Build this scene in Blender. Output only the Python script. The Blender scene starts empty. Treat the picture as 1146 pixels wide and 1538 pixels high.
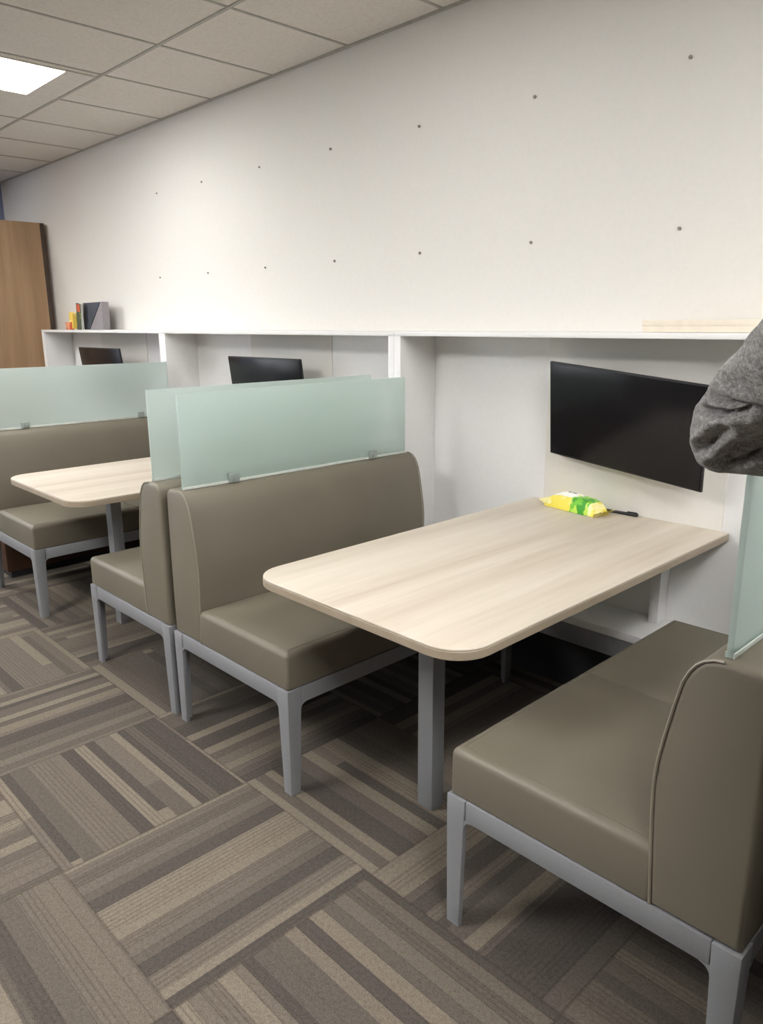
import bpy, bmesh, math, random
from mathutils import Vector, Matrix, noise
random.seed(7)
SC = bpy.context.scene
COL = SC.collection
PI = math.pi

# ------------------------------------------------------------------ node helpers
def srgb(r, g, b):
    f = lambda c: (c/12.92 if c <= .04045 else ((c+.055)/1.055)**2.4)
    return (f(r/255), f(g/255), f(b/255), 1)

class NT:
    def __init__(s, name):
        s.m = bpy.data.materials.new(name); s.m.use_nodes = True
        s.t = s.m.node_tree; s.n = s.t.nodes; s.n.clear()
        s.out = s.n.new('ShaderNodeOutputMaterial')
    def link(s, a, b): s.t.links.new(a, b)
    def put(s, sock, v):
        if hasattr(v, 'is_linked') or isinstance(v, bpy.types.NodeSocket): s.link(v, sock)
        else: sock.default_value = v
    def node(s, typ, **kw):
        n = s.n.new(typ)
        for k, v in kw.items(): setattr(n, k, v)
        return n
    def math(s, op, a, b=0.0, c=0.0):
        n = s.node('ShaderNodeMath', operation=op)
        s.put(n.inputs[0], a); s.put(n.inputs[1], b); s.put(n.inputs[2], c)
        return n.outputs[0]
    def mix(s, fac, a, b, typ='MIX'):
        n = s.node('ShaderNodeMix', data_type='RGBA', blend_type=typ)
        s.put(n.inputs[0], fac); s.put(n.inputs[6], a); s.put(n.inputs[7], b)
        return n.outputs[2]
    def ramp(s, fac, stops, interp='LINEAR'):
        n = s.node('ShaderNodeValToRGB'); r = n.color_ramp; r.interpolation = interp
        while len(r.elements) > 1: r.elements.remove(r.elements[-1])
        r.elements[0].position = stops[0][0]; r.elements[0].color = stops[0][1]
        for p, c in stops[1:]:
            e = r.elements.new(p); e.color = c
        s.put(n.inputs[0], fac); return n.outputs[0]
    def coord(s, which='Object'):
        return s.node('ShaderNodeTexCoord').outputs[which]
    def mapping(s, vec, scale=(1,1,1), loc=(0,0,0), rot=(0,0,0)):
        n = s.node('ShaderNodeMapping'); s.link(vec, n.inputs[0])
        n.inputs[1].default_value = loc; n.inputs[2].default_value = rot; n.inputs[3].default_value = scale
        return n.outputs[0]
    def noise(s, vec, scale=5, detail=2, rough=.5, dist=0, out=0):
        n = s.node('ShaderNodeTexNoise'); s.link(vec, n.inputs['Vector'])
        n.inputs['Scale'].default_value = scale; n.inputs['Detail'].default_value = detail
        n.inputs['Roughness'].default_value = rough; n.inputs['Distortion'].default_value = dist
        return n.outputs[out]
    def bsdf(s, color, rough=.5, metal=0, spec=.5, bump=None, bstr=.2, bdist=.002, **kw):
        n = s.node('ShaderNodeBsdfPrincipled')
        s.put(n.inputs['Base Color'], color); s.put(n.inputs['Roughness'], rough)
        s.put(n.inputs['Metallic'], metal); s.put(n.inputs['Specular IOR Level'], spec)
        for k, v in kw.items(): s.put(n.inputs[k], v)
        if bump is not None:
            b = s.node('ShaderNodeBump'); b.inputs['Strength'].default_value = bstr; b.inputs['Distance'].default_value = bdist
            s.link(bump, b.inputs['Height']); s.link(b.outputs[0], n.inputs['Normal'])
        return n.outputs[0]
    def done(s, shader):
        s.link(shader, s.out.inputs[0]); return s.m

def simple(name, col, rough=.5, metal=0, spec=.5, nscale=30, var=.06, bstr=.05, bdist=.001):
    t = NT(name); co = t.coord()
    nz = t.noise(co, nscale, 3)
    dark = tuple(c*(1-var) for c in col[:3])+(1,); lite = tuple(min(1, c*(1+var)) for c in col[:3])+(1,)
    c = t.ramp(nz, [(.3, dark), (.7, lite)])
    return t.done(t.bsdf(c, rough, metal, spec, bump=nz, bstr=bstr, bdist=bdist))

M = {}
M['wall'] = simple('wall_paint', srgb(226, 223, 218), .75, 0, .25, 60, .012, .08, .0006)
M['office_wall'] = simple('office_wall_paint', srgb(168, 164, 158), .75, 0, .25, 60, .012, .08, .0006)
M['blue_wall'] = simple('blue_paint', srgb(136, 146, 178), .7, 0, .25, 40, .03)
M['laminate'] = simple('white_laminate', srgb(229, 228, 228), .38, 0, .4, 50, .012, .02)
M['panel'] = simple('warm_white_board', srgb(227, 224, 219), .4, 0, .4, 50, .012, .02)
M['grey_strip'] = simple('grey_strip', srgb(122, 122, 126), .45, 0, .4)
M['kick'] = simple('shade_and_plinth_dark', srgb(46, 45, 48), .6)  # shade under the ledge put into the colour; also used on the plinth
M['metal'] = simple('silver_powder_coat', srgb(140, 141, 145), .42, .1, .5, 220, .04, .08, .0003)
M['metal_light'] = simple('satin_steel', srgb(186, 188, 190), .35, .6, .5)
M['black'] = simple('black_plastic', srgb(22, 22, 24), .45)
M['tee'] = simple('shade_grey_tee', srgb(168, 164, 156), .6)  # greyer than the tiles, with the gap shadow put into the colour
M['cream'] = simple('cream_board', srgb(226, 215, 198), .6, var=.04)
M['lens_frame'] = simple('fixture_white', srgb(212, 208, 200), .5)
M['hair'] = simple('dark_hair', srgb(52, 42, 36), .6, nscale=120, var=.3)
M['skin'] = simple('skin', srgb(200, 160, 138), .5, nscale=40, var=.06)
M['trousers'] = simple('navy_cloth', srgb(44, 47, 58), .85, nscale=300, var=.2)
M['shoe'] = simple('shoe_leather', srgb(40, 34, 31), .45)
M['sole'] = simple('sole_rubber', srgb(28, 28, 28), .7)
M['eye'] = simple('eye_white', srgb(225, 222, 216), .2)
M['plug'] = simple('grey_plug', srgb(138, 132, 126), .6)
M['paper'] = simple('white_paper', srgb(238, 238, 236), .7)
M['darkedge'] = simple('dark_edge', srgb(72, 58, 48), .6)

def mk_vinyl():
    t = NT('taupe_vinyl'); co = t.coord()
    n1 = t.noise(co, 3.5, 2); n2 = t.noise(co, 420, 2)
    c = t.ramp(n1, [(.3, srgb(114, 107, 94)), (.7, srgb(120, 113, 99))])
    return t.done(t.bsdf(c, .46, 0, .42, bump=n2, bstr=.12, bdist=.0006))
M['vinyl'] = mk_vinyl()
M['piping'] = simple('taupe_piping', srgb(140, 133, 119), .4)

def mk_wood(name, stops, axis='y', scale=1.0, rough=.42, spec=.4):
    t = NT(name); co = t.coord()
    sc = {'y': (9, .55, 9), 'z': (9, 9, .55), 'x': (.55, 9, 9)}[axis]
    sc = tuple(v*scale for v in sc)
    a = t.noise(t.mapping(co, sc), 1.0, 4, .6, .35)
    b = t.noise(t.mapping(co, tuple(v*7 for v in sc)), 1.0, 3, .6, .2)
    f = t.math('ADD', t.math('MULTIPLY', a, .78), t.math('MULTIPLY', b, .22))
    c = t.ramp(f, stops)
    return t.done(t.bsdf(c, rough, 0, spec, bump=b, bstr=.04, bdist=.0004))
M['ash'] = mk_wood('pale_ash_laminate', [(.30, srgb(180, 165, 148)), (.42, srgb(194, 182, 167)), (.55, srgb(205, 195, 181)), (.70, srgb(213, 205, 192))], 'y', .62, .5, .35)
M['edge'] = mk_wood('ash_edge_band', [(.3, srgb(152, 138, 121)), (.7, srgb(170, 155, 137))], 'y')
M['oak'] = mk_wood('oak_veneer', [(.3, srgb(158, 128, 98)), (.5, srgb(176, 145, 113)), (.7, srgb(190, 160, 128))], 'z', 1.0, .5)
M['brown_wood'] = mk_wood('brown_wood', [(.3, srgb(64, 43, 31)), (.7, srgb(86, 58, 41))], 'x', 1.0, .5)

def mk_glass():
    t = NT('frosted_green_glass')
    d = t.node('ShaderNodeBsdfDiffuse'); d.inputs[0].default_value = (.70, .80, .77, 1)
    tr = t.node('ShaderNodeBsdfTranslucent'); tr.inputs[0].default_value = (.86, .95, .92, 1)
    r = t.node('ShaderNodeBsdfRefraction'); r.inputs[0].default_value = (.93, .98, .96, 1)
    nz = t.noise(t.coord(), 350, 2)
    t.link(t.math('ADD', .5, t.math('MULTIPLY', nz, .16)), r.inputs[1]); r.inputs[2].default_value = 1.15
    g = t.node('ShaderNodeBsdfGlossy'); g.inputs[1].default_value = .35
    m1 = t.node('ShaderNodeMixShader'); m1.inputs[0].default_value = .55; t.link(d.outputs[0], m1.inputs[1]); t.link(tr.outputs[0], m1.inputs[2])
    m2 = t.node('ShaderNodeMixShader'); m2.inputs[0].default_value = .5; t.link(m1.outputs[0], m2.inputs[1]); t.link(r.outputs[0], m2.inputs[2])
    m3 = t.node('ShaderNodeMixShader'); m3.inputs[0].default_value = .05; t.link(m2.outputs[0], m3.inputs[1]); t.link(g.outputs[0], m3.inputs[2])
    return t.done(m3.outputs[0])
M['glass'] = mk_glass()
def mk_clear():
    t = NT('clear_acrylic')
    return t.done(t.bsdf((.50, .56, .54, 1), .3, .1, .5, **{'Transmission Weight': .4}))
M['clip'] = mk_clear()
M['strip'] = simple('bright_edge_pale', srgb(214, 220, 214), .4)  # brightness of the lower glass edge put into the colour

def mk_screen():
    t = NT('screen_glass'); nz = t.noise(t.coord(), 6, 2)
    c = t.ramp(nz, [(.3, (.006, .006, .008, 1)), (.7, (.009, .008, .009, 1))])
    return t.done(t.bsdf(c, .22, 0, .3))
M['screen'] = mk_screen()

def mk_lens(power):
    t = NT('lamp_diffuser'); e = t.node('ShaderNodeEmission')
    nz = t.noise(t.coord(), 200, 1)
    t.link(t.ramp(nz, [(.3, (1, .985, .955, 1)), (.7, (1, .995, .97, 1))]), e.inputs[0]); e.inputs[1].default_value = power
    return t.done(e.outputs[0])
M['lens'] = mk_lens(21.5)

def mk_pane():
    t = NT('clear_pane'); a = t.node('ShaderNodeBsdfTransparent'); g = t.node('ShaderNodeBsdfGlossy'); g.inputs[1].default_value = .02
    m = t.node('ShaderNodeMixShader'); m.inputs[0].default_value = .06
    t.link(a.outputs[0], m.inputs[1]); t.link(g.outputs[0], m.inputs[2]); return t.done(m.outputs[0])
M['pane'] = mk_pane()

def mk_ceiling():
    t = NT('acoustic_tile'); co = t.coord()
    a = t.noise(co, 240, 3, .7); b = t.noise(co, 60, 3, .6)
    f = t.math('ADD', t.math('MULTIPLY', a, .6), t.math('MULTIPLY', b, .4))
    c = t.ramp(f, [(.36, srgb(204, 199, 191)), (.48, srgb(219, 214, 206)), (.65, srgb(224, 219, 211))])
    return t.done(t.bsdf(c, .9, 0, .1, bump=f, bstr=.3, bdist=.002))
M['ceiling'] = mk_ceiling()

def mk_carpet():
    t = NT('carpet_tiles'); co = t.coord()
    sx = t.node('ShaderNodeSeparateXYZ'); t.link(co, sx.inputs[0])
    T = .617
    U = t.math('DIVIDE', t.math('ADD', sx.outputs[0], 1.33+20*T), T)
    V = t.math('DIVIDE', t.math('ADD', sx.outputs[1], -1.232+20*T), T)
    iu = t.math('FLOOR', U); iv = t.math('FLOOR', V)
    fu = t.math('FRACT', U); fv = t.math('FRACT', V)
    par = t.math('MODULO', t.math('ADD', iu, iv), 2.0)          # 0 / 1 quarter-turned tiles
    def pick(a, b): return t.math('ADD', t.math('MULTIPLY', a, t.math('SUBTRACT', 1.0, par)), t.math('MULTIPLY', b, par))
    across = pick(fu, fv); along = pick(fv, fu)
    tid = t.math('ADD', t.math('MULTIPLY', iu, 17.31), t.math('MULTIPLY', iv, 41.77))
    def vor(scale, w, feature='F1'):
        n = t.node('ShaderNodeTexVoronoi', voronoi_dimensions='1D', feature=feature)
        t.link(w, n.inputs['W']); n.inputs['Scale'].default_value = scale
        n.inputs['Randomness'].default_value = 1.0
        return n
    def white(w):
        n = t.node('ShaderNodeTexWhiteNoise', noise_dimensions='1D'); t.link(w, n.inputs['W']); return n.outputs['Value']
    v1 = vor(15, t.math('ADD', across, tid))
    sid = t.node('ShaderNodeSeparateColor'); t.link(v1.outputs['Color'], sid.inputs[0])
    r0, r1, r2 = sid.outputs[0], sid.outputs[1], sid.outputs[2]
    # one cut per stripe: past it the stripe takes another tone
    cut = t.math('GREATER_THAN', along, t.math('ADD', .02, t.math('MULTIPLY', r1, 9.0)))
    alt = white(t.math('MULTIPLY', t.math('ADD', r0, r2), 91.7))
    tone = t.math('ADD', t.math('MULTIPLY', r0, t.math('SUBTRACT', 1.0, cut)), t.math('MULTIPLY', alt, cut))
    # thin ribs inside some stripes
    rib = t.math('MULTIPLY', t.math('GREATER_THAN', r2, .62), t.math('LESS_THAN', t.math('FRACT', t.math('MULTIPLY', across, 42.0)), .34))
    edge = vor(15, t.math('ADD', across, tid), 'DISTANCE_TO_EDGE')
    line = t.math('MULTIPLY', t.math('LESS_THAN', edge.outputs['Distance'], .045), t.math('GREATER_THAN', r1, .45))
    c = t.ramp(tone, [(0, srgb(106, 100, 94)), (.2, srgb(109, 102, 96)), (.21, srgb(121, 114, 106)), (.5, srgb(126, 118, 109)), (.51, srgb(136, 127, 116)), (.74, srgb(140, 131, 119)), (.75, srgb(156, 145, 130)), (1, srgb(160, 150, 135))], 'LINEAR')
    c = t.mix(t.math('MULTIPLY', rib, .3), c, srgb(92, 86, 79))
    c = t.mix(t.math('MULTIPLY', line, .35), c, srgb(88, 81, 75))
    # tile seams
    du = t.math('MINIMUM', fu, t.math('SUBTRACT', 1.0, fu)); dv = t.math('MINIMUM', fv, t.math('SUBTRACT', 1.0, fv))
    seam = t.math('LESS_THAN', t.math('MINIMUM', du, dv), .006)
    c = t.mix(t.math('MULTIPLY', seam, .3), c, srgb(78, 70, 64))
    fib = t.noise(co, 330, 2, .7); fib2 = t.noise(co, 95, 3, .6)
    f = t.math('ADD', t.math('MULTIPLY', fib, .7), t.math('MULTIPLY', fib2, .3))
    c = t.mix(1.0, c, t.ramp(f, [(.32, (.52, .51, .50, 1)), (.5, (.98, .98, .98, 1)), (.7, (1.36, 1.36, 1.36, 1))]), 'MULTIPLY')
    c = t.mix(1.0, c, (.57, .56, .56, 1), 'MULTIPLY')
    return t.done(t.bsdf(c, .95, 0, .08, bump=f, bstr=.5, bdist=.004))
M['carpet'] = mk_carpet()

def mk_knit():
    t = NT('grey_marl_knit'); co = t.coord()
    a = t.noise(co, 260, 3, .75); b = t.noise(t.mapping(co, (1, 1, 2.2), rot=(.3, .4, .2)), 90, 3, .65)
    f = t.math('ADD', t.math('MULTIPLY', a, .55), t.math('MULTIPLY', b, .45))
    c = t.ramp(f, [(.36, srgb(96, 94, 94)), (.5, srgb(134, 131, 130)), (.64, srgb(174, 170, 168))])
    return t.done(t.bsdf(c, .92, 0, .12, bump=f, bstr=.5, bdist=.002, **{'Sheen Weight': .15}))
M['knit'] = mk_knit()

def blotch(name, base, spots, scale, rough=.35):
    """printed packaging: base colour with patches of other colours"""
    t = NT(name); co = t.coord(); c = base
    for i, (col, thr, off) in enumerate(spots):
        nz = t.noise(t.mapping(co, (1, 1, 1), (off, off*1.7, off*.3)), scale, 1.5, .4, .2)
        m = t.ramp(nz, [(thr, (0, 0, 0, 1)), (thr+.03, (1, 1, 1, 1))])
        c = t.mix(m, c, col)
    return t.done(t.bsdf(c, rough, 0, .5))
M['pack_yellow'] = blotch('yellow_print', srgb(238, 222, 92), [(srgb(246, 238, 170), .52, 1.3)], 18)
M['pack_green'] = blotch('green_print', srgb(118, 196, 62), [(srgb(70, 158, 52), .52, 2.1), (srgb(190, 222, 90), .62, 5.2)], 26)
M['pack_white'] = blotch('white_print', srgb(243, 243, 238), [(srgb(236, 238, 190), .62, 3.0)], 22)
M['pack_grey'] = simple('grey_violet_print', srgb(120, 114, 132), .4)
M['book_dark'] = blotch('slate_cover', srgb(66, 72, 84), [(srgb(52, 62, 66), .55, 1.0)], 14, .5)
M['book_green'] = blotch('green_cover', srgb(62, 80, 62), [(srgb(58, 66, 74), .55, .6), (srgb(120, 130, 70), .64, 4.0)], 16, .5)
M['book_orange'] = blotch('orange_cover', srgb(205, 96, 62), [(srgb(222, 150, 110), .55, .8)], 16, .5)
M['book_yellow'] = blotch('yellow_cover', srgb(232, 200, 92), [(srgb(240, 224, 140), .55, 1.9)], 16, .5)
M['book_grey'] = simple('pale_grey_cover', srgb(140, 135, 138), .6)

# ------------------------------------------------------------------ mesh helpers
class MB:
    def __init__(s): s.bm = bmesh.new()
    def absorb(s, b):
        me = bpy.data.meshes.new('tmp'); b.to_mesh(me); b.free(); s.bm.from_mesh(me); bpy.data.meshes.remove(me)
    def box(s, x0, x1, y0, y1, z0, z1, bev=0, seg=2, mat=None, taper=None):
        b = bmesh.new(); bmesh.ops.create_cube(b, size=1)
        for v in b.verts:
            v.co = Vector(((x0+x1)/2+v.co.x*(x1-x0), (y0+y1)/2+v.co.y*(y1-y0), (z0+z1)/2+v.co.z*(z1-z0)))
        if bev: bmesh.ops.bevel(b, geom=b.edges[:], offset=bev, segments=seg, profile=.5, affect='EDGES')
        if mat is not None: b.transform(mat)
        s.absorb(b); return s
    def prism(s, poly, axis, a0, a1, bev=0, seg=2, mat=None):
        """poly: 2-D outline; axis 'x' -> (y,z), 'y' -> (x,z), 'z' -> (x,y); extruded a0..a1"""
        P = {'x': lambda p, a: (a, p[0], p[1]), 'y': lambda p, a: (p[0], a, p[1]), 'z': lambda p, a: (p[0], p[1], a)}[axis]
        b = bmesh.new()
        va = [b.verts.new(P(p, a0)) for p in poly]; vb = [b.verts.new(P(p, a1)) for p in poly]
        fa = b.faces.new(va); fb = b.faces.new(vb); n = len(poly)
        for i in range(n): b.faces.new((va[i], va[(i+1) % n], vb[(i+1) % n], vb[i]))
        bmesh.ops.recalc_face_normals(b, faces=b.faces[:])
        if bev:
            ed = list(set(fa.edges[:]+fb.edges[:]))
            bmesh.ops.bevel(b, geom=ed, offset=bev, segments=seg, profile=.5, affect='EDGES')
        if mat is not None: b.transform(mat)
        s.absorb(b); return s
    def tube(s, pts, r, n=8, closed=False):
        b = bmesh.new(); pts = [Vector(p) for p in pts]; rings = []; k = len(pts)
        for i, p in enumerate(pts):
            if closed: d = pts[(i+1) % k]-pts[i-1]
            else: d = pts[min(i+1, k-1)]-pts[max(i-1, 0)]
            d.normalize(); up = Vector((0, 0, 1)) if abs(d.z) < .9 else Vector((1, 0, 0))
            u = d.cross(up).normalized(); w = d.cross(u)
            rr = r[i] if isinstance(r, (list, tuple)) else r
            rings.append([b.verts.new(p+(u*math.cos(2*PI*j/n)+w*math.sin(2*PI*j/n))*rr) for j in range(n)])
        for i in range(k if closed else k-1):
            A, B = rings[i], rings[(i+1) % k]
            for j in range(n): b.faces.new((A[j], A[(j+1) % n], B[(j+1) % n], B[j]))
        if not closed: b.faces.new(rings[0]); b.faces.new(rings[-1])
        bmesh.ops.recalc_face_normals(b, faces=b.faces[:])
        s.absorb(b); return s
    def ball(s, c, r, sx=1, sy=1, sz=1, seg=20):
        b = bmesh.new(); bmesh.ops.create_uvsphere(b, u_segments=seg, v_segments=seg//2, radius=r)
        for v in b.verts: v.co = Vector((c[0]+v.co.x*sx, c[1]+v.co.y*sy, c[2]+v.co.z*sz))
        s.absorb(b); return s
    def cyl(s, c, r, h, axis='z', n=20, bev=0):
        b = bmesh.new(); bmesh.ops.create_cone(b, cap_ends=True, segments=n, radius1=r, radius2=r, depth=h)
        if bev:
            bmesh.ops.bevel(b, geom=[e for f in b.faces if len(f.verts) > 4 for e in f.edges], offset=bev, segments=2, profile=.5, affect='EDGES')
        if axis == 'y': b.transform(Matrix.Rotation(PI/2, 4, 'X'))
        if axis == 'x': b.transform(Matrix.Rotation(PI/2, 4, 'Y'))
        b.transform(Matrix.Translation(c)); s.absorb(b); return s
    def build(s, name, mat, parent=None, smooth=True, angle=40):
        me = bpy.data.meshes.new(name); s.bm.to_mesh(me); s.bm.free()
        for m in (mat if isinstance(mat, (list, tuple)) else [mat]): me.materials.append(m)
        if smooth and len(me.polygons):
            me.polygons.foreach_set('use_smooth', [True]*len(me.polygons)); me.set_sharp_from_angle(angle=math.radians(angle))
        o = bpy.data.objects.new(name, me); COL.objects.link(o)
        if parent: o.parent = parent
        return o

def tag(o, label=None, cat=None, group=None, kind=None):
    for k, v in (('label', label), ('category', cat), ('group', group), ('kind', kind)):
        if v: o[k] = v
    return o
def empty(name, loc=(0, 0, 0), rz=0):
    o = bpy.data.objects.new(name, None); o.empty_display_size = .1; COL.objects.link(o)
    o.location = loc; o.rotation_euler = (0, 0, rz); return o
def copy_tree(o, parent=None):
    c = o.copy(); COL.objects.link(c)
    if parent: c.parent = parent
    for ch in list(o.children): copy_tree(ch, c)
    return c
def struct(o): o['kind'] = 'structure'; return o

# ------------------------------------------------------------------ measured layout (metres)
YW = 2.7265; ZC = 2.794
X0, X1, Y0 = -7.95, 6.2, -6.6
XA, YF, DEP, PIT, GAP, LEN = -2.4834, 1.2894, .7108, 2.1572, .0387, 1.186
ZR = .3719; ZB = .9255; ZG = 1.267
ZT = .7613; YS = 2.4853; ZS = 1.463

# ------------------------------------------------------------------ room
struct(MB().box(X0-.1, X1+.1, Y0-.1, YW+.1, -.1, 0).build('floor', M['carpet'], smooth=False))
struct(MB().box(X0-.1, X1+.1, Y0-.1, YW+.1, ZC, ZC+.1).build('ceiling', M['ceiling'], smooth=False))
struct(MB().box(X0-.1, X1+.1, YW, YW+.12, 0, ZC).build('wall_back', M['wall'], smooth=False))
WY0, WY1, WZ0, WZ1 = -5.5, -.5, .9, 2.6
struct(MB().box(X0-.12, X0, Y0, WY0, 0, ZC).box(X0-.12, X0, WY1, YW, 0, ZC).box(X0-.12, X0, WY0, WY1, 0, WZ0).box(X0-.12, X0, WY0, WY1, WZ1, ZC).build('wall_left', M['blue_wall'], smooth=False))
wn = empty('added_window_1', (X0-.06, (WY0+WY1)/2, WZ0)); struct(wn)  # added unseen window, lets sky light in from the left
wf = MB(); hh = (WY1-WY0)/2
for k in range(5): wf.box(-.03, .03, -hh+k*hh/2-.025*(k > 0), -hh+k*hh/2+.025*(k < 4), 0, WZ1-WZ0, .002)
wf.box(-.028, .028, -hh, hh, 0, .05, .002); wf.box(-.028, .028, -hh, hh, WZ1-WZ0-.05, WZ1-WZ0, .002)
wf.build('frame', M['lens_frame'], wn)
for k in range(4): MB().box(-.003, .003, -hh+k*hh/2+.02, -hh+(k+1)*hh/2-.02, .04, WZ1-WZ0-.04).build('pane', M['pane'], wn)
pd = bpy.data.lights.new('window_portal', 'AREA'); pd.shape = 'RECTANGLE'; pd.size = WZ1-WZ0; pd.size_y = WY1-WY0; pd.cycles.is_portal = True
po = bpy.data.objects.new('window_portal', pd); COL.objects.link(po); po.location = (X0-.10, (WY0+WY1)/2, (WZ0+WZ1)/2); po.rotation_euler = (0, -PI/2, 0)
struct(MB().box(X1, X1+.12, Y0, YW, 0, ZC).build('wall_right', M['office_wall'], smooth=False))
struct(MB().box(X0, X1, Y0-.12, Y0, 0, ZC).build('wall_front', M['office_wall'], smooth=False))
g = MB(); XG, DX = -3.035, .608
xs = [XG+DX*i for i in range(-8, 16)]; ys = [2.045-1.22*j for j in range(0, 8)]
for x in xs: g.box(x-.008, x+.008, Y0, YW, ZC-.003, ZC+.002)
for y in ys: g.box(X0, X1, y-.009, y+.009, ZC-.004, ZC+.002)
g.box(X0, X1, YW-.02, YW, ZC-.006, ZC+.002)  # grey line stands for the shadow along the wall edge
struct(g.build('trim_1', M['tee'], smooth=False))

# ceiling fixtures: the left one is in the photo, the others are unseen, placed and powered to fit the light
def make_light():
    r = empty('ceiling_light')
    f = MB()
    w, l = .608/2-.014, .61-.014
    f.box(-w, -.278, -l, l, -.008, -.001, .002); f.box(.278, w, -l, l, -.008, -.001, .002)
    f.box(-.278, .278, -l, -.54, -.008, -.001, .002); f.box(-.278, .278, .44, l, -.008, -.001, .002)
    f.box(-.006, .006, -.54, .44, -.009, -.001)
    f.build('frame', M['lens_frame'], r)
    MB().box(-.278, -.006, -.54, .44, -.007, -.002, .0015).build('diffuser', M['lens'], r)
    MB().box(.006, .278, -.54, .44, -.007, -.002, .0015).build('diffuser', M['lens'], r)
    return r
lamp0 = make_light()
LAMPS = [(-4.59, 1.43, 21.5, 'lit rectangular ceiling light panel above the far left booth'),
         (-2.13, 1.43, 7.5, 'dimmed ceiling light panel above the bench left of the nearest table'),
         (.30, 1.43, 20.5, 'lit ceiling light panel above the person at the right'),
         (.612, .21, 32, 'lit ceiling light panel above the aisle, nearest the camera on its right'),
         (1.22, .21, 32, 'lit ceiling light panel above the aisle, farther right of the camera'),
         (-2.43, -1.01, 38, 'lit ceiling light panel in the rear row, the right one of two side by side'),
         (-3.038, -1.01, 38, 'lit ceiling light panel in the rear row, the left one of two side by side'),
         (-7.02, .21, 57, 'added unseen ceiling light panel brightening the blue end wall')]  # added out of view to brighten the far left end
for i, (x, y, pw, lb) in enumerate(LAMPS):
    o = lamp0 if i == 0 else copy_tree(lamp0)
    o.location = (x, y, ZC); tag(o, lb, 'ceiling light', 'ceiling light panels')
    if i:
        lm = mk_lens(pw)
        for c in o.children:
            if c.name.startswith('diffuser'): c.data = c.data.copy(); c.data.materials[0] = lm

# fixings left in the wall: two rows
up = [-1.319, -1.946, -2.572, -3.191, -3.815, -4.436, -5.01]; lo = [-1.308, -1.937, -2.563, -3.177, -3.797, -4.422, -5.047]
ordn = ['first', 'second', 'third', 'fourth', 'fifth', 'sixth', 'seventh']
pl0 = None
for row, (zs, xs_) in enumerate(((2.362, up), (1.818, lo))):
    for i, x in enumerate(xs_):
        if pl0 is None:
            pl0 = MB().cyl((0, 0, 0), .0062, .008, 'y', 14, .0015).build('wall_plug', M['plug']); o = pl0
        else:
            o = pl0.copy(); COL.objects.link(o)
        o.location = (x, YW-.0035, zs)
        s = 1.0 if i < 4 else .8
        o.scale = (s, 1, s)
        tag(o, '%s grey wall plug from the right in the %s row on the white wall' % (ordn[i], 'upper' if row == 0 else 'lower'), 'wall plug', 'wall plugs in two rows')

# ------------------------------------------------------------------ wall units (three niches)
def make_unit(xl, xr, tl, tr, label, vis):
    """xl/xr outer faces, tl/tr side panel thickness"""
    r = empty('wall_unit', ((xl+xr)/2, YW, 0)); ox = -(xl+xr)/2
    def part(n, m, *b, bev=.0015):
        return MB().box(b[0]+ox, b[1]+ox, b[2]-YW, b[3]-YW, b[4], b[5], bev).build(n, m, r)
    e = .0005
    part('top_panel', M['laminate'], xl, xr, YS, YW-e, ZS-.020, ZS)
    part('side_panel', M['laminate'], xl, xl+tl, YS, YW-e, 0, ZS-.0205)
    part('side_panel', M['laminate'], xr-tr, xr, YS, YW-e, 0, ZS-.0205)
    part('back_panel', M['laminate'], xl+tl+e, xr-tr-e, YW-.006, YW-e, .367, ZS-.0205, bev=0)
    part('ledge', M['laminate'], xl+tl+e, xr-tr-e, YS, YW-e, .336, .3665)
    tag(part('lower_rail', M['grey_strip'], xl+tl+e, xr-tr-e, YS+.006, YS+.03, .255, .3355), 'grey rail under the white ledge')
    tag(part('shade_dark_panel', M['kick'], xl+tl+e, xr-tr-e, YS+.12, YS+.14, 0, .3355), 'recessed panel coloured dark for the shade under the ledge')  # dark colour stands for the shade below the ledge
    cx = (xl+xr)/2
    tag(part('media_panel', M['panel'], -1.822+cx+1.424, -1.06+cx+1.424, YW-.0115, YW-.0062, .74, ZS-.021, bev=.001), 'warm white panel behind the television')
    part('support_post', M['laminate'], -1.276+cx+1.424, -1.238+cx+1.424, YW-.075, YW-.0062, .367, ZT-.03)
    tag(r, label, 'wall unit', 'white wall units along the back wall'); return r
make_unit(-2.4945, -.335, .040, .040, 'white open wall unit around the nearest booth, the right one of three', 1)
make_unit(-4.644, -2.4955, .040, .038, 'white open wall unit of the middle booth, between two others', 1)
make_unit(-6.70, -4.645, .055, .038, 'white open wall unit at the far left end beside the oak cabinet', 0)

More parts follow.
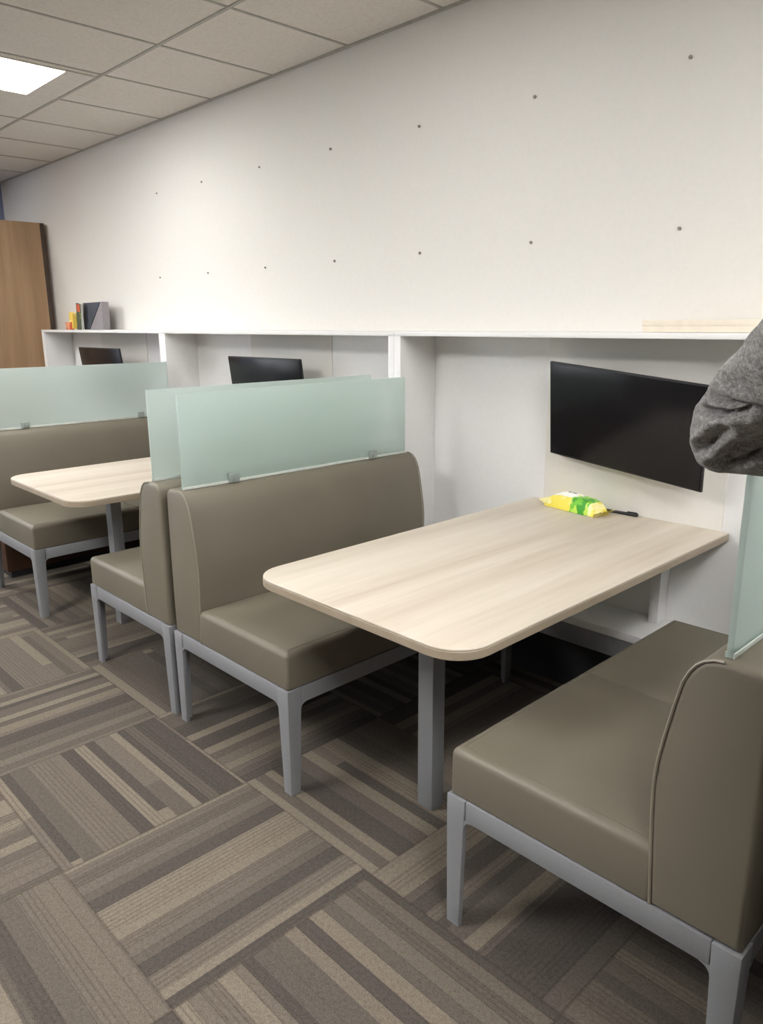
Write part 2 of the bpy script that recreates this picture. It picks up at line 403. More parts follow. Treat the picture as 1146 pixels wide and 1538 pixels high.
# ------------------------------------------------------------------ televisions
def make_tv():
    r = empty('television')            # screen faces -Y, origin at the middle of the screen face
    w, h = .671/2, .382/2
    MB().box(-w, w, .004, .016, -h, h, .003).box(-.2, .2, .016, .036, -.14, .12, .006).build('casing', M['black'], r)
    MB().box(-w+.006, w-.006, .0005, .0045, -h+.008, h-.006, .0008).build('screen', M['screen'], r)
    MB().box(-.1, .1, .036, .062, -.1, .1, .004).build('wall_mount', M['black'], r)
    return r
tv = make_tv()
TVS = [((-1.403, 2.58, 1.134), (-10.0, -4.93, -6.4), 'black wall television tilted over the nearest table beside the grey sleeve'),
       ((-3.595, 2.55, 1.125), (-7, 0, 1.5), 'black television showing its top half above the middle glass screen'),
       ((-5.73, 2.55, 1.14), (-7, 0, 1.5), 'black television in the far left wall unit, only its top edge showing')]
for i, (l, rot, lb) in enumerate(TVS):
    o = tv if i == 0 else copy_tree(tv)
    # tilt forward, slight roll, then turn
    if i == 0:
        yaw, pit, rol = -.111, .175, -.086
        rr = Vector((math.cos(yaw), math.sin(yaw), 0)); n = Vector((math.sin(yaw), -math.cos(yaw), 0)); u = Vector((0, 0, 1))
        u2 = math.cos(pit)*u+math.sin(pit)*n
        n2 = rr.cross(u2)
        r2 = math.cos(rol)*rr+math.sin(rol)*u2; u3 = -math.sin(rol)*rr+math.cos(rol)*u2
        m = Matrix((r2, u3.cross(r2), u3)).transposed()
        o.rotation_euler = m.to_euler()
    else:
        o.rotation_euler = (math.radians(-rot[0]), 0, math.radians(rot[2]))
    o.location = l
    tag(o, lb, 'television', 'wall televisions')

# ------------------------------------------------------------------ benches
def fillet_leg(x0, y0, sx, sy):
    """tapered angle-section leg, outer corner at (x0,y0), with small gussets to both rails"""
    b = bmesh.new(); zr = ZR-.056; t = .016; lv = []
    for z, w, k in ((0, .042, .003), (zr, .054, 0), (ZR, .056, 0)):
        P = [(k, k), (w, k), (w, t+k), (t+k, t+k), (t+k, w), (k, w)]
        lv.append([b.verts.new((x0+sx*p, y0+sy*q, z)) for p, q in P])
    for a in (0, 1):
        for j in range(6): b.faces.new((lv[a][j], lv[a][(j+1) % 6], lv[a+1][(j+1) % 6], lv[a+1][j]))
    b.faces.new(lv[0]); b.faces.new(lv[2])
    bmesh.ops.recalc_face_normals(b, faces=b.faces[:])
    ed = [e for e in b.edges if abs(e.verts[0].co.z-e.verts[1].co.z) > .01 or min(e.verts[0].co.z, e.verts[1].co.z) > ZR-.001]
    bmesh.ops.bevel(b, geom=ed, offset=.0025, segments=2, profile=.5, affect='EDGES')
    m = MB(); m.absorb(b); r = .022
    gus = [(0, 0)]+[(r-r*math.sin(a), -(r-r*math.cos(a))) for a in [PI/2*i/6 for i in range(7)]]
    m.prism([(x0+sx*(.0535+u), zr+v+.001) for u, v in gus], 'y', y0+sy*.002, y0+sy*.016)
    m.prism([(y0+sy*(.0535+u), zr+v+.001) for u, v in gus], 'x', x0+sx*.002, x0+sx*.016)
    return m

def cushion(x0, x1, y0, y1, z0, z1, rt, rc):
    """box with crisp sides, soft top edge of radius rt and plan corners of radius rc"""
    b = bmesh.new(); rings = []
    lv = [(z0, .004), (z0+.003, .001), (z0+.006, 0)]+[(z1-rt+rt*math.sin(a), rt-rt*math.cos(a)) for a in [PI/2*k/6 for k in range(7)]]
    for z, ins in lv:
        ring = []; r = max(rc, ins+.002)
        for cx, cy, a0 in ((x1-r, y1-r, 0), (x0+r, y1-r, PI/2), (x0+r, y0+r, PI), (x1-r, y0+r, 1.5*PI)):
            for k in range(5):
                a = a0+PI/2*k/4; ring.append(b.verts.new((cx+(r-ins)*math.cos(a), cy+(r-ins)*math.sin(a), z)))
        rings.append(ring)
    n = len(rings[0])
    for A, B in zip(rings, rings[1:]):
        for j in range(n): b.faces.new((A[j], A[(j+1) % n], B[(j+1) % n], B[j]))
    b.faces.new(rings[0]); b.faces.new(rings[-1]); bmesh.ops.recalc_face_normals(b, faces=b.faces[:]); return b

def make_bench():
    r = empty('booth_bench')                 # local: back at x=0, seat towards +x, y 0..LEN
    z0 = ZR-.056; w = .020; k = .003
    f = MB()
    f.box(.057, DEP-.057, k, w, z0, ZR, .0025); f.box(.057, DEP-.057, LEN-w, LEN-k, z0, ZR, .0025)
    f.box(k, w, .057, LEN-.057, z0, ZR, .0025); f.box(DEP-w, DEP-k, .057, LEN-.057, z0, ZR, .0025)
    f.box(.019, DEP-.019, .019, LEN-.019, ZR-.016, ZR-.0005)
    f.build('frame', M['metal'], r)
    for sy, y in ((1, 0), (-1, LEN)):
        fillet_leg(0, y, 1, sy).build('leg', M['metal'], r)
        fillet_leg(DEP, y, -1, sy).build('leg', M['metal'], r)
    # seat: one long cushion with a cross seam at the middle
    sx0, sx1, sy0, sy1, sz0, sz1 = .184, DEP-.005, .006, LEN-.006, ZR+.0005, .500
    s = cushion(sx0, sx1, sy0, sy1, sz0, sz1, .022, .012)
    for q in (-.28, -.14, -.007, -.0025, 0, .0025, .007, .14, .28):
        bmesh.ops.bisect_plane(s, geom=s.verts[:]+s.edges[:]+s.faces[:], plane_co=(0, LEN/2+q, 0), plane_no=(0, 1, 0))
    for xq in (.30, .44, .58):
        bmesh.ops.bisect_plane(s, geom=s.verts[:]+s.edges[:]+s.faces[:], plane_co=(xq, 0, 0), plane_no=(1, 0, 0))
    for v in s.verts:
        d = abs(v.co.y-LEN/2)
        if v.co.z > .45:
            if d < .001: v.co.z -= .006
            elif d < .003: v.co.z -= .003
            # slight crown of each half
            yy = d/(LEN/2); xx = (v.co.x-.18)/(DEP-.18)
            v.co.z += .006*max(0, math.sin(PI*min(1, max(0, yy))))*max(0, math.sin(PI*min(1, max(0, xx))))
    m = MB(); m.absorb(s); seat = m.build('seat_cushion', M['vinyl'], r, angle=60)
    q = MB(); i = .024
    q.tube([(sx0+.02, sy0+i, sz1-.0005), (sx1-i, sy0+i, sz1-.0005), (sx1-i, sy1-i, sz1-.0005), (sx0+.02, sy1-i, sz1-.0005)], .0022, 6)
    q.build('piping', M['vinyl'], seat)
    # backrest profile
    prof = [(.006, ZR+.0005), (.004, .60), (.006, .86)]
    for k in range(1, 7):
        a = PI-(PI/2)*k/6; prof.append((.040+.034*math.cos(a), ZB-.034+.034*math.sin(a)))
    prof += [(.090, ZB), (.108, ZB-.002), (.125, ZB-.009), (.139, ZB-.021), (.150, ZB-.038), (.160, .865), (.172, .81), (.184, .745), (.192, .695), (.196, .650), (.196, .60), (.188, .45), (.183, ZR+.0005)]
    bk = MB().prism(prof, 'y', .006, LEN-.006, .012, 3).build('backrest', M['vinyl'], r, angle=50)
    q = MB(); cut = prof[9:]
    for y in (.0085, LEN-.0085):
        tag(MB().tube([(a+.0005, y, b) for a, b in cut], .0032, 6).build('piping', M['piping'], bk), 'lighter piping along the front edge of the backrest')
    # frosted screen clamped on top
    gl = MB().box(.086, .098, .028, LEN-.03, ZB+.0005, ZG, .0012).build('glass_screen', M['glass'], r, angle=30)
    tag(gl, 'frosted pale green glass screen on top of the backrest')
    tag(MB().box(.0835, .0855, .03, LEN-.032, ZB+.0006, ZB+.011, .0006).box(.0985, .1005, .03, LEN-.032, ZB+.0006, ZB+.011, .0006).box(.0836, .1004, .0285, .0299, ZB+.0006, ZB+.011).box(.0836, .1004, LEN-.0319, LEN-.0305, ZB+.0006, ZB+.011).build('bright_edge_strip', M['strip'], gl), 'pale strip standing for the bright lower edge of the glass')  # thin pale pieces imitate the bright lower edge of the glass
    for y in (.237, .949):
        c = MB(); c.box(.074, .0855, y-.022, y+.022, ZB+.001, ZB+.036, .003); c.box(.0985, .110, y-.022, y+.022, ZB+.001, ZB+.036, .003)
        c.cyl((.113, y, ZB+.017), .007, .006, 'x', 14); c.cyl((.071, y, ZB+.017), .007, .006, 'x', 14)
        c.build('glass_clamp', M['clip'], gl)
    return r
b0 = make_bench()
XC = XA-GAP
BEN = [(XA, YF, 0, 'taupe booth bench facing right at the left side of the nearest table'),
       (XC, YF, 1, 'taupe booth bench seen from its end, standing back to back behind the middle bench'),
       (XC+PIT-.004, YF-.032, 1, 'taupe booth bench nearest the camera at the lower right, below the person'),
       (XA+PIT+.04, YF-.02, 0, 'taupe booth bench behind the nearest one, back to back with it past the right edge'),
       (XA-PIT-.001, YF+.008, 0, 'taupe booth bench at the far left behind the second table')]
for i, (x, y, rv, lb) in enumerate(BEN):
    o = b0 if i == 0 else copy_tree(b0)
    o.location = (x, y+(LEN if rv else 0), 0); o.rotation_euler = (0, 0, PI if rv else 0)
    tag(o, lb, 'bench', 'upholstered booth benches')

# ------------------------------------------------------------------ tables
TX0, TX1, TY0, TY1 = -1.862, -1.0205, 1.2285, YW-.0125
def make_table():
    r = empty('booth_table', ((TX0+TX1)/2, TY0, 0))
    hw = (TX1-TX0)/2; L = TY1-TY0; R = .105
    def outline(ins):
        p = []
        for k in range(9):
            a = PI+PI/2*k/8; p.append((-hw+R+(R-ins)*math.cos(a), R+(R-ins)*math.sin(a)))
        for k in range(9):
            a = 1.5*PI+PI/2*k/8; p.append((hw-R+(R-ins)*math.cos(a), R+(R-ins)*math.sin(a)))
        p += [(hw-ins, L-ins*.2), (-hw+ins, L-ins*.2)]; return p
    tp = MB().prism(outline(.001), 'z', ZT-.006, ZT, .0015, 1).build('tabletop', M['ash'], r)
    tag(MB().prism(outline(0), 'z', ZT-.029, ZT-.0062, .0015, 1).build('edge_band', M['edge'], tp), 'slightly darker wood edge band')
    lx = -1.433-(TX0+TX1)/2
    MB().box(lx-.031, lx+.031, 1.56-TY0, 1.616-TY0, 0, ZT-.034, .003).build('leg', M['metal'], r)
    MB().box(lx-.09, lx+.09, 1.50-TY0, 1.68-TY0, ZT-.0335, ZT-.0295, .001).build('mounting_plate', M['metal'], r)
    return r
t0 = make_table(); t1 = copy_tree(t0); t1.location.x -= PIT
tag(t0, 'large pale wood booth table in front, holding the yellow packet', 'table', 'pale wood booth tables')
tag(t1, 'pale wood booth table at the left, half hidden behind the glass screen', 'table', 'pale wood booth tables')

# ------------------------------------------------------------------ wipes packet and pen on the near table
pk = empty('wipes_packet', (-1.600, 2.630, ZT+.001), math.radians(-9))
def pillow(lx, ly, h, nx=26, ny=12, wob=.003):
    b = bmesh.new(); gt = []; gb = []
    for i in range(nx+1):
        ta, tb = [], []
        for j in range(ny+1):
            u = i/nx*2-1; v = j/ny*2-1
            e = max(0, (1-abs(u)**5))**.6*max(0, (1-abs(v)**6))**.6
            x = u*lx; y = v*ly*(1-.06*(1-e)*(abs(u) > .6))
            z = h*e; wz = wob*noise.noise(Vector((x*40, y*40, 3.1)))*e
            ta.append(b.verts.new((x, y, max(.0015, z+wz)))); tb.append(b.verts.new((x, y, .0005)))
        gt.append(ta); gb.append(tb)
    for i in range(nx):
        for j in range(ny):
            b.faces.new((gt[i][j], gt[i+1][j], gt[i+1][j+1], gt[i][j+1])); b.faces.new((gb[i][j], gb[i][j+1], gb[i+1][j+1], gb[i+1][j]))
    for i in range(nx):
        for j in (0, ny):
            q = (gt[i][j], gb[i][j], gb[i+1][j], gt[i+1][j]); b.faces.new(q if j == 0 else q[::-1])
    for j in range(ny):
        for i in (0, nx):
            q = (gt[i][j], gt[i][j+1], gb[i][j+1], gb[i][j]); b.faces.new(q if i == 0 else q[::-1])
    return b, gt
b, gt = pillow(.128, .05, .058)
for f in b.faces:
    c = f.calc_center_median()
    f.material_index = 0
    if c.z > .036 and -.095 < c.x < .035 and c.y > -.036: f.material_index = 2
    if c.x > .022+.35*c.y and c.x < .098: f.material_index = 1
m = MB(); m.absorb(b); m.build('packet_body', [M['pack_yellow'], M['pack_green'], M['pack_white']], pk, angle=80)
for s in (-1, 1):
    c = bmesh.new(); n = 14; rows = []
    for i in range(5):
        x = s*(.124+.030*i/4)
        rows.append([(x+s*.002*(j % 2)*(i == 4), (j/n*2-1)*(.047+.004*i/4), .004+.018*(i/4)+.0022*math.sin(j*2.4+i)) for j in range(n+1)])
    for off in (0, .0016):
        vs = [[c.verts.new((p[0], p[1], p[2]+off)) for p in rw] for rw in rows]
        for i in range(4):
            for j in range(n): c.faces.new((vs[i][j], vs[i+1][j], vs[i+1][j+1], vs[i][j+1]))
    mm = MB(); mm.absorb(c); mm.build('crimped_end', M['pack_yellow'], pk, angle=80)
MB().box(-.07, .012, -.012, .032, .0565, .0615, .0015).build('lid_flap', M['pack_white'], pk)
d = MB()
for (x, y, w, l) in ((-.055, .012, .012, .012), (-.037, .015, .010, .009), (-.021, .010, .008, .012)): d.box(x, x+w, y, y+l, .0616, .0624)
tag(d.build('lid_print', M['pack_grey'], pk), 'grey print on the white flap')
tag(pk, 'yellow and green packet of wipes lying on the near table under the television', 'packet')
pen = empty('pen', (-1.432, 2.689, ZT+.0075), math.radians(4))
MB().cyl((-.02, 0, 0), .0062, .085, 'x', 16, .001).build('barrel', M['black'], pen)
MB().cyl((.046, 0, 0), .0072, .044, 'x', 16, .0015).build('cap', M['black'], pen)
MB().box(.026, .064, -.0015, .0015, .0065, .010, .0005).build('clip', M['black'], pen)
tag(pen, 'black marker pen beside the yellow packet at the table end', 'pen')

# ------------------------------------------------------------------ things on the shelf and at the far end
bx = empty('flat_box', (-.96, 2.62, ZS))
MB().box(-.36, .36, -.085, .085, .0008, .036, .002).build('box_base', M['cream'], bx)
MB().box(-.362, .362, -.087, .087, .022, .042, .002).build('lid', M['cream'], bx)
tag(bx, 'long flat cream box lying on the white shelf above the television', 'box')

def book(name, x, y, w, h, th, lean, rz, cover, label, extra=None):
    r = empty(name, (x, y, ZS+.001), rz)
    m = Matrix.Rotation(lean, 4, 'Y')
    MB().box(0, w, -th/2, -th/2+.003, 0, h, .0006, 1, m).box(0, w, th/2-.003, th/2, 0, h, .0006, 1, m).box(-.003, .001, -th/2, th/2, 0, h, .0006, 1, m).build('cover', cover, r)
    MB().box(.002, w-.004, -th/2+.0032, th/2-.0032, .003, h-.003, 0, 1, m).build('pages', M['paper'], r)
    if extra: extra(r, m, th)
    tag(r, label, 'book', 'books on the far shelf'); return r
bf = empty('box_file', (-5.92, 2.60, ZS+.001), math.radians(-4))
MB().box(-.20, .20, -.002, .055, 0, .205, .002).build('file_body', M['book_grey'], bf)
tag(MB().prism([(-.197, .003), (-.08, .003), (.19, .202), (-.15, .202), (-.195, .12)], 'y', -.0075, -.0024, .001).build('cover', M['book_dark'], bf), 'dark slate slanted front cover')
tag(bf, 'grey box file with a dark slanted front on the far left shelf', 'box file')
def red_top(r, m, th):
    MB().box(.012, .088, -th/2-.0012, -th/2-.0002, .145, .20, 0, 1, m).build('cover_picture', M['book_orange'], r)
book('book', -6.15, 2.572, .10, .205, .016, math.radians(8), math.radians(-5), M['book_green'], 'dark green booklet with an orange top leaning on the grey box file', red_top)
yb = empty('small_carton', (-6.235, 2.55, ZS+.001), math.radians(-6))
m = Matrix.Rotation(math.radians(10), 4, 'Y')
MB().box(-.03, .065, -.005, .035, 0.018, .135, .002, 2, m).build('carton_body', M['book_yellow'], yb)
MB().box(-.06, .05, -.024, .012, 0, .058, .003).build('carton_base', M['book_orange'], yb)
tag(yb, 'small yellow and orange carton left of the dark green booklet', 'carton')

cab = empty('tall_cabinet', (-6.95, 1.95, 0))
MB().box(-.42, -.022, -.75, .75, .0, 2.345, .002).build('carcass', M['oak'], cab)
for (a, bb) in ((-.748, -.002), (.002, .712)):
    dd = MB().box(-.0215, 0, a, bb, .08, 2.345, .002).build('door', M['oak'], cab)
    yh = bb-.06 if a < -.5 else a+.06
    MB().tube([(0, yh, 1.0), (.03, yh, 1.0), (.03, yh, 1.16), (0, yh, 1.16)], .006, 8).build('handle', M['metal_light'], dd)
tag(MB().box(-.0215, -.002, .713, .75, .0, 2.345, .001).build('edge_strip', M['darkedge'], cab), 'dark brown upright edge strip')
tag(cab, 'tall oak brown cabinet at the far left end of the wall', 'cabinet')
pp = MB()
for k in range(3): pp.box(-.15+.01*k, .15-.006*k, -.21, .2-.01*k, .0005+.006*k, .006+.006*k, .0006)
tag(pp.build('paper_stack', M['paper']), 'white stack of paper on top of the oak cabinet', 'paper').location = (-7.13, 2.14, 2.3455)

lc = empty('low_cabinet', (-4.97, 1.90, 0))
MB().box(-.22, .235, -.50, .50, .04, .62, .003).build('carcass', M['brown_wood'], lc)
MB().box(-.235, .245, -.515, .515, .6205, .645, .003).build('top', M['brown_wood'], lc)
MB().box(-.20, .225, -.48, .48, 0, .0395).build('plinth', M['kick'], lc)
tag(lc, 'low brown wooden cabinet behind the far left bench, seen beneath its seat', 'cabinet')

# ------------------------------------------------------------------ person leaning on the glass, mostly outside the frame
def skin_mesh(nodes, edges, root, sub=3):
    """nodes {name:(co, r)}; grown with Skin + Subdivision, returned as an evaluated bmesh"""
    me = bpy.data.meshes.new('grow'); b = bmesh.new(); L = b.verts.layers.skin.verify(); ix = {}
    for n, (co, r) in nodes.items():
        v = b.verts.new(co); rr = r if isinstance(r, tuple) else (r, r)
        v[L].radius = rr; v[L].use_root = (n == root); ix[n] = v
    for a, c in edges: b.edges.new((ix[a], ix[c]))
    b.to_mesh(me); b.free()
    o = bpy.data.objects.new('grow', me); COL.objects.link(o)
    k = o.modifiers.new('s', 'SKIN'); k.use_smooth_shade = True; k.branch_smoothing = .6
    u = o.modifiers.new('u', 'SUBSURF'); u.levels = sub; u.render_levels = sub
    dg = bpy.context.evaluated_depsgraph_get(); ev = o.evaluated_get(dg)
    out = bmesh.new(); out.from_mesh(ev.to_mesh()); ev.to_mesh_clear()
    bpy.data.objects.remove(o); bpy.data.meshes.remove(me); return out
PX, PY = -.06, 1.00
S_L, E_L, W_L = Vector((-.283, 1.03, 1.512)), Vector((-.497, 1.25, 1.326)), Vector((-.235, 1.245, 1.330))
S_R, E_R, W_R = Vector((.15, 1.03, 1.485)), Vector((.30, 1.24, 1.31)), Vector((.03, 1.21, 1.36))
def lerp(a, b_, t): return a+(b_-a)*t
body = {
 'pel': ((PX, PY, .98), .125), 'wst': ((PX, PY+.01, 1.12), .115), 'chs': ((PX, PY+.01, 1.34), .135), 'nkb': ((PX, PY-.005, 1.525), .072),
 'nk': ((PX, PY+.005, 1.60), .066), 'nkt': ((PX, PY+.012, 1.69), .062),
 'sL': (S_L, .052), 'sR': (S_R, .052), 'eL': (E_L, .036), 'eR': (E_R, .036), 'wL': (W_L, .026), 'wR': (W_R, .026),
 'hL': ((PX-.04, PY, .92), .088), 'hR': ((PX+.13, PY, .92), .088), 'kL': ((PX-.02, PY+.0, .50), .056), 'kR': ((PX+.16, PY+.0, .50), .056),
 'aL': ((PX, PY-.03, .09), .036), 'aR': ((PX+.20, PY-.03, .09), .036), 'tL': ((PX, PY+.10, .045), .034), 'tR': ((PX+.20, PY+.10, .045), .034)}
edges = [('pel', 'wst'), ('wst', 'chs'), ('chs', 'nkb'), ('nkb', 'nk'), ('nk', 'nkt'),
 ('chs', 'sL'), ('chs', 'sR'), ('sL', 'eL'), ('sR', 'eR'), ('eL', 'wL'), ('eR', 'wR'), ('pel', 'hL'), ('pel', 'hR'), ('hL', 'kL'), ('hR', 'kR'), ('kL', 'aL'), ('kR', 'aR'), ('aL', 'tL'), ('aR', 'tR')]
for s, W, E_ in (('L', W_L, E_L), ('R', W_R, E_R)):
    d = (W-E_).normalized(); up = Vector((0, 0, 1)); fw = d.cross(up).normalized()
    if fw.y < 0: fw = -fw
    pc = W+d*.065; body['pm'+s] = (pc, (.016, .032)); edges.append(('w'+s, 'pm'+s))
    for i, (o_, ln) in enumerate(((.030, .068), (.010, .078), (-.010, .072), (-.029, .056))):
        k0 = pc+d*.03+up*o_; k1 = k0+d*ln*.5-fw*.006; k2 = k1+d*ln*.45-fw*.016
        for t_, kk, rr in (('a', k0, .0095), ('b', k1, .0085), ('c', k2, .007)): body['f%s%d%s' % (s, i, t_)] = (kk, rr)
        edges += [('pm'+s, 'f%s%da' % (s, i)), ('f%s%da' % (s, i), 'f%s%db' % (s, i)), ('f%s%db' % (s, i), 'f%s%dc' % (s, i))]
    th0 = W+d*.03+up*.032; th1 = th0+d*.03+up*.022; th2 = th1+d*.03+up*.004
    for t_, kk, rr in (('a', th0, .012), ('b', th1, .010), ('c', th2, .008)): body['t%s%s' % (s, t_)] = (kk, rr)
    edges += [('w'+s, 't%sa' % s), ('t%sa' % s, 't%sb' % s), ('t%sb' % s, 't%sc' % s)]
HC = Vector((PX, PY+.022, 1.722))
def head_point(c, grow=0.0):
    """c: unit direction -> point on a head facing +Y"""
    low = max(0, -c.z); f = c.y > 0
    x = .077*c.x*(1-.30*low**1.6*(1.0 if f else .55)); z = .118*c.z
    y = .098*c.y*(.93 if f else 1.0)
    if f:
        y += .016*max(0, low-.45)*1.6
        g = lambda x0, z0, wx, wz: math.exp(-((x-x0)/wx)**2-((z-z0)/wz)**2)
        k = min(1, c.y*2)
        y += k*(-.011*(g(.031, .008, .016, .012)+g(-.031, .008, .016, .012))+.005*(g(.03, .030, .022, .009)+g(-.03, .030, .022, .009)))
        t = min(1, max(0, (.012-z)/.045)); nz = t if z > -.034 else max(0, 1-(-.034-z)/.010)
        y += k*.026*max(0, nz)*math.exp(-(x/(.008+.006*t))**2)
        y += k*(.007*g(0, -.058, .020, .006)+.006*g(0, -.071, .017, .006)-.004*g(0, -.0645, .022, .0022)+.006*g(0, -.098, .016, .012))
    p = Vector((x, y, z)); return HC+p*(1+grow)
def sphere(u, v):
    h = bmesh.new(); bmesh.ops.create_uvsphere(h, u_segments=u, v_segments=v, radius=1); return h
person = skin_mesh(body, edges, 'pel', 2)
m = MB(); m.absorb(person)
h = sphere(96, 64)
for v in h.verts: v.co = head_point(v.co.normalized())
m.absorb(h)
for sg in (-1, 1):
    m.ball((PX+sg*.078, PY+.012, 1.718), .030, .28, .62, 1.0, 20); m.ball((PX+sg*.083, PY+.008, 1.726), .022, .30, .62, .8, 16)
bmesh.ops.remove_doubles(m.bm, verts=m.bm.verts[:], dist=1e-5); bd = [e for e in m.bm.edges if len(e.link_faces) != 2]; bmesh.ops.holes_fill(m.bm, edges=[e for e in bd if len(e.link_faces) == 1], sides=0)
bmesh.ops.recalc_face_normals(m.bm, faces=m.bm.faces[:]); me = bpy.data.meshes.new('fuse'); m.bm.to_mesh(me); m.bm.free(); fo = bpy.data.objects.new('fuse', me); COL.objects.link(fo)
rm = fo.modifiers.new('r', 'REMESH'); rm.mode = 'VOXEL'; rm.voxel_size = .0045
sm = fo.modifiers.new('s', 'SMOOTH'); sm.factor = .5; sm.iterations = 2
ev = fo.evaluated_get(bpy.context.evaluated_depsgraph_get()); fb = bmesh.new(); fb.from_mesh(ev.to_mesh()); ev.to_mesh_clear()
bpy.data.objects.remove(fo); bpy.data.meshes.remove(me)
m = MB(); m.absorb(fb); pob = m.build('person', M['skin'], angle=180)
tag(pob, 'person in a grey knitted jumper with folded arms, elbow resting over the glass at right', 'person')
# jumper
jn = {'end': ((PX+.045, PY, .80), .17), 'hem': ((PX+.045, PY, .88), .172), 'wst': ((PX+.03, PY+.005, 1.10), .162), 'chs': ((PX, PY+.005, 1.35), .170), 'col': ((PX, PY-.005, 1.545), .092)}
je = [('end', 'hem'), ('hem', 'wst'), ('wst', 'chs'), ('chs', 'col')]
for s, S, E_, W in (('L', S_L, E_L, W_L), ('R', S_R, E_R, W_R)):
    jn['s'+s] = (S, .074); jn['u'+s] = (lerp(S, E_, .5), .070); jn['u2'+s] = (lerp(S, E_, .80), .071)
    jn['e'+s] = (E_+Vector((-.014 if s == 'L' else .014, 0, -.004)), .082); jn['f'+s] = (lerp(E_, W, .36), .070); jn['w'+s] = (lerp(E_, W, .97), .046)
    je += [('chs', 's'+s), ('s'+s, 'u'+s), ('u'+s, 'u2'+s), ('u2'+s, 'e'+s), ('e'+s, 'f'+s), ('f'+s, 'w'+s)]
jb = skin_mesh(jn, je, 'chs', 5)
# cloth folds: creases (sunk) and ridges (raised) lying across the bent elbow, in world X,Z on the outer side
FOLDS = []
def fold(pts, w, d): FOLDS.append(([Vector(p) for p in pts], w, d))
fold([(-.500, 1.396), (-.481, 1.396), (-.445, 1.387), (-.38, 1.378)], .0052, -.027)
fold([(-.530, 1.350), (-.514, 1.368), (-.489, 1.371), (-.453, 1.368), (-.410, 1.372)], .0052, -.027)
fold([(-.512, 1.314), (-.499, 1.324), (-.471, 1.348), (-.433, 1.364)], .009, .010)
fold([(-.503, 1.303), (-.480, 1.318), (-.445, 1.346)], .009, -.011)
fold([(-.492, 1.290), (-.472, 1.307), (-.449, 1.330), (-.425, 1.346)], .009, .009)
fold([(-.470, 1.285), (-.440, 1.308), (-.400, 1.330)], .011, -.013)
fold([(-.444, 1.282), (-.400, 1.302)], .009, .008)
fold([(-.497, 1.405), (-.486, 1.377)], .006, -.008)
fold([(-.470, 1.425), (-.430, 1.415), (-.395, 1.418)], .012, -.006)
def seg_d(p, a, b_):
    ab = b_-a; t = max(0, min(1, (p-a).dot(ab)/ab.length_squared)); return (p-(a+ab*t)).length, t
jb.normal_update()
mv = []
for v in jb.verts:
    if v.co.x > -.22 or v.co.z < 1.2: 
        mv.append((v, v.normal*.004*noise.noise(v.co*14))); continue
    n = v.normal; d = 0
    k = min(1, max(0, (.37*n.x-.93*n.y-.08)/.36)); k = k*k*(3-2*k)
    if k > 0:
        p = Vector((v.co.x, v.co.z))
        for pts, w, dep in FOLDS:
            for i in range(len(pts)-1):
                r, t = seg_d(p, pts[i], pts[i+1])
                if r < 3*w: d += dep*math.exp(-(r/w)**2)/(1 if len(pts) == 2 else 1.2)
    d = d*k+.0045*noise.noise(v.co*22)+.002*noise.noise(v.co*60)
    mv.append((v, n*d))
for v, o in mv: v.co += o
m = MB(); m.absorb(jb); jo = m.build('jumper', M['knit'], pob, angle=180)
tag(jo, 'grey marl knitted jumper')
tn = {'t': ((PX+.045, PY, 1.06), .14), 'w': ((PX+.045, PY, .96), .145), 'hL': ((PX-.035, PY, .80), .100), 'hR': ((PX+.125, PY, .80), .100), 'kL': ((PX-.02, PY, .50), .078), 'kR': ((PX+.16, PY, .50), .078), 'aL': ((PX, PY-.025, .16), .066), 'aR': ((PX+.20, PY-.025, .16), .066), 'bL': ((PX, PY-.025, .075), .064), 'bR': ((PX+.20, PY-.025, .075), .064)}
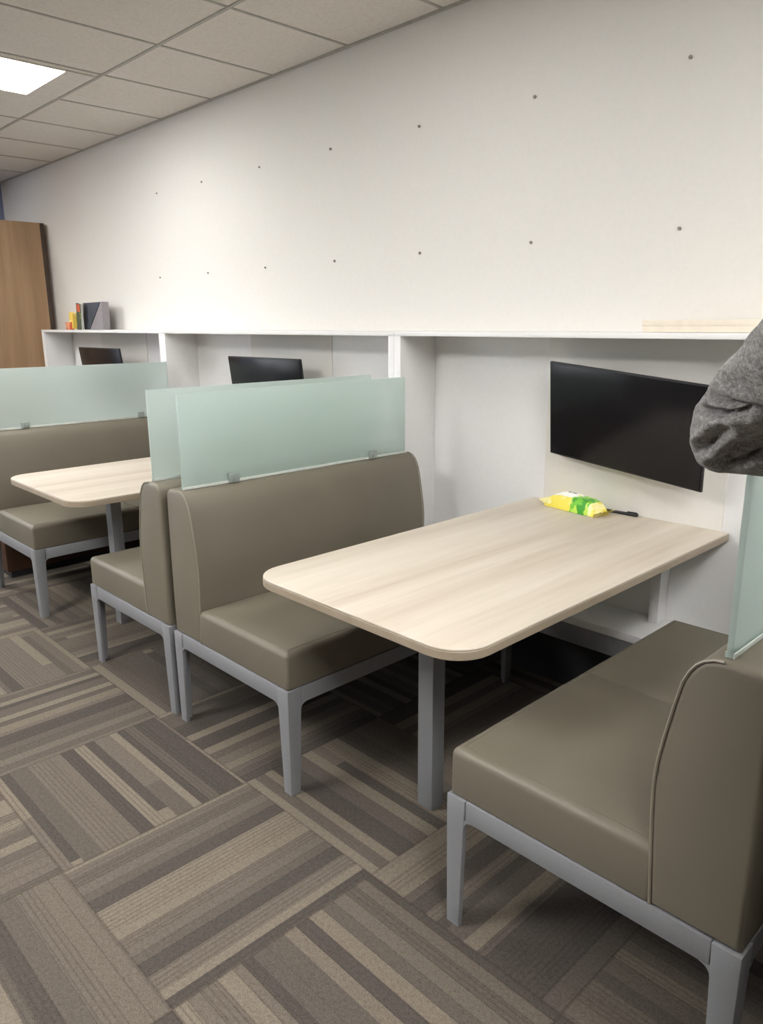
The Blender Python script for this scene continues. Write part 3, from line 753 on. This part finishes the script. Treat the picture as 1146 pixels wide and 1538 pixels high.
m = MB(); m.absorb(skin_mesh(tn, [('t', 'w'), ('w', 'hL'), ('w', 'hR'), ('hL', 'kL'), ('hR', 'kR'), ('kL', 'aL'), ('kR', 'aR'), ('aL', 'bL'), ('aR', 'bR')], 'w', 3)); m.build('trousers', M['trousers'], pob, angle=180)
h = sphere(64, 48); keep = {}
for v in h.verts:
    c = v.co.normalized(); keep[v] = c.z > .42+.10*abs(c.x) or (c.y < .12 and c.z > -.05) or (c.y < -.25 and c.z > -.55)
    v.co = head_point(c, .075+.02*noise.noise(c*9)+.012*noise.noise(c*30))
for v in [v for v in h.verts if not keep[v]]: h.verts.remove(v)
bmesh.ops.solidify(h, geom=h.faces[:], thickness=.012)
m = MB(); m.absorb(h); m.build('hair', M['hair'], pob, angle=180)
for s in (-1, 1):
    ey = MB().ball((PX+s*.031, PY+.0925, 1.731), .0105).build('eye', M['eye'], pob)
    MB().ball((PX+s*.031, PY+.0985, 1.731), .0056, 1, .9, 1).build('iris', M['hair'], ey)
    sh = MB().box(PX+.1+s*.10-.048, PX+.1+s*.10+.048, PY-.105, PY+.17, .018, .10, .035, 4).build('shoe', M['shoe'], pob)
    MB().box(PX+.1+s*.10-.05, PX+.1+s*.10+.05, PY-.11, PY+.175, 0, .022, .008).build('sole', M['sole'], sh)

# ------------------------------------------------------------------ camera and view
cd = bpy.data.cameras.new('camera'); cam = bpy.data.objects.new('camera', cd); COL.objects.link(cam)
right = Vector((.69424458, .71971467, -.00593759)); down = Vector((.17028371, -.17226176, -.97022129)); fwd = Vector((-.69930531, .67255979, -.24214748))
R = Matrix((right, -down, -fwd)).transposed().to_4x4(); R.translation = (0, 0, 1.5)
cam.matrix_world = R
cd.sensor_fit = 'VERTICAL'; cd.sensor_height = 36; cd.lens = 1136.782/1538*36; cd.clip_start = .02
SC.camera = cam
w = bpy.data.worlds.new('world'); SC.world = w; w.use_nodes = True
w.node_tree.nodes['Background'].inputs[0].default_value = (.90, .96, 1, 1); w.node_tree.nodes['Background'].inputs[1].default_value = 5.2
SC.view_settings.view_transform = 'Standard'; SC.view_settings.look = 'None'; SC.view_settings.gamma = 1
SC.view_settings.use_curve_mapping = False; SC.view_settings.exposure = 0.0
SC.cycles.max_bounces = 10; SC.cycles.diffuse_bounces = 6
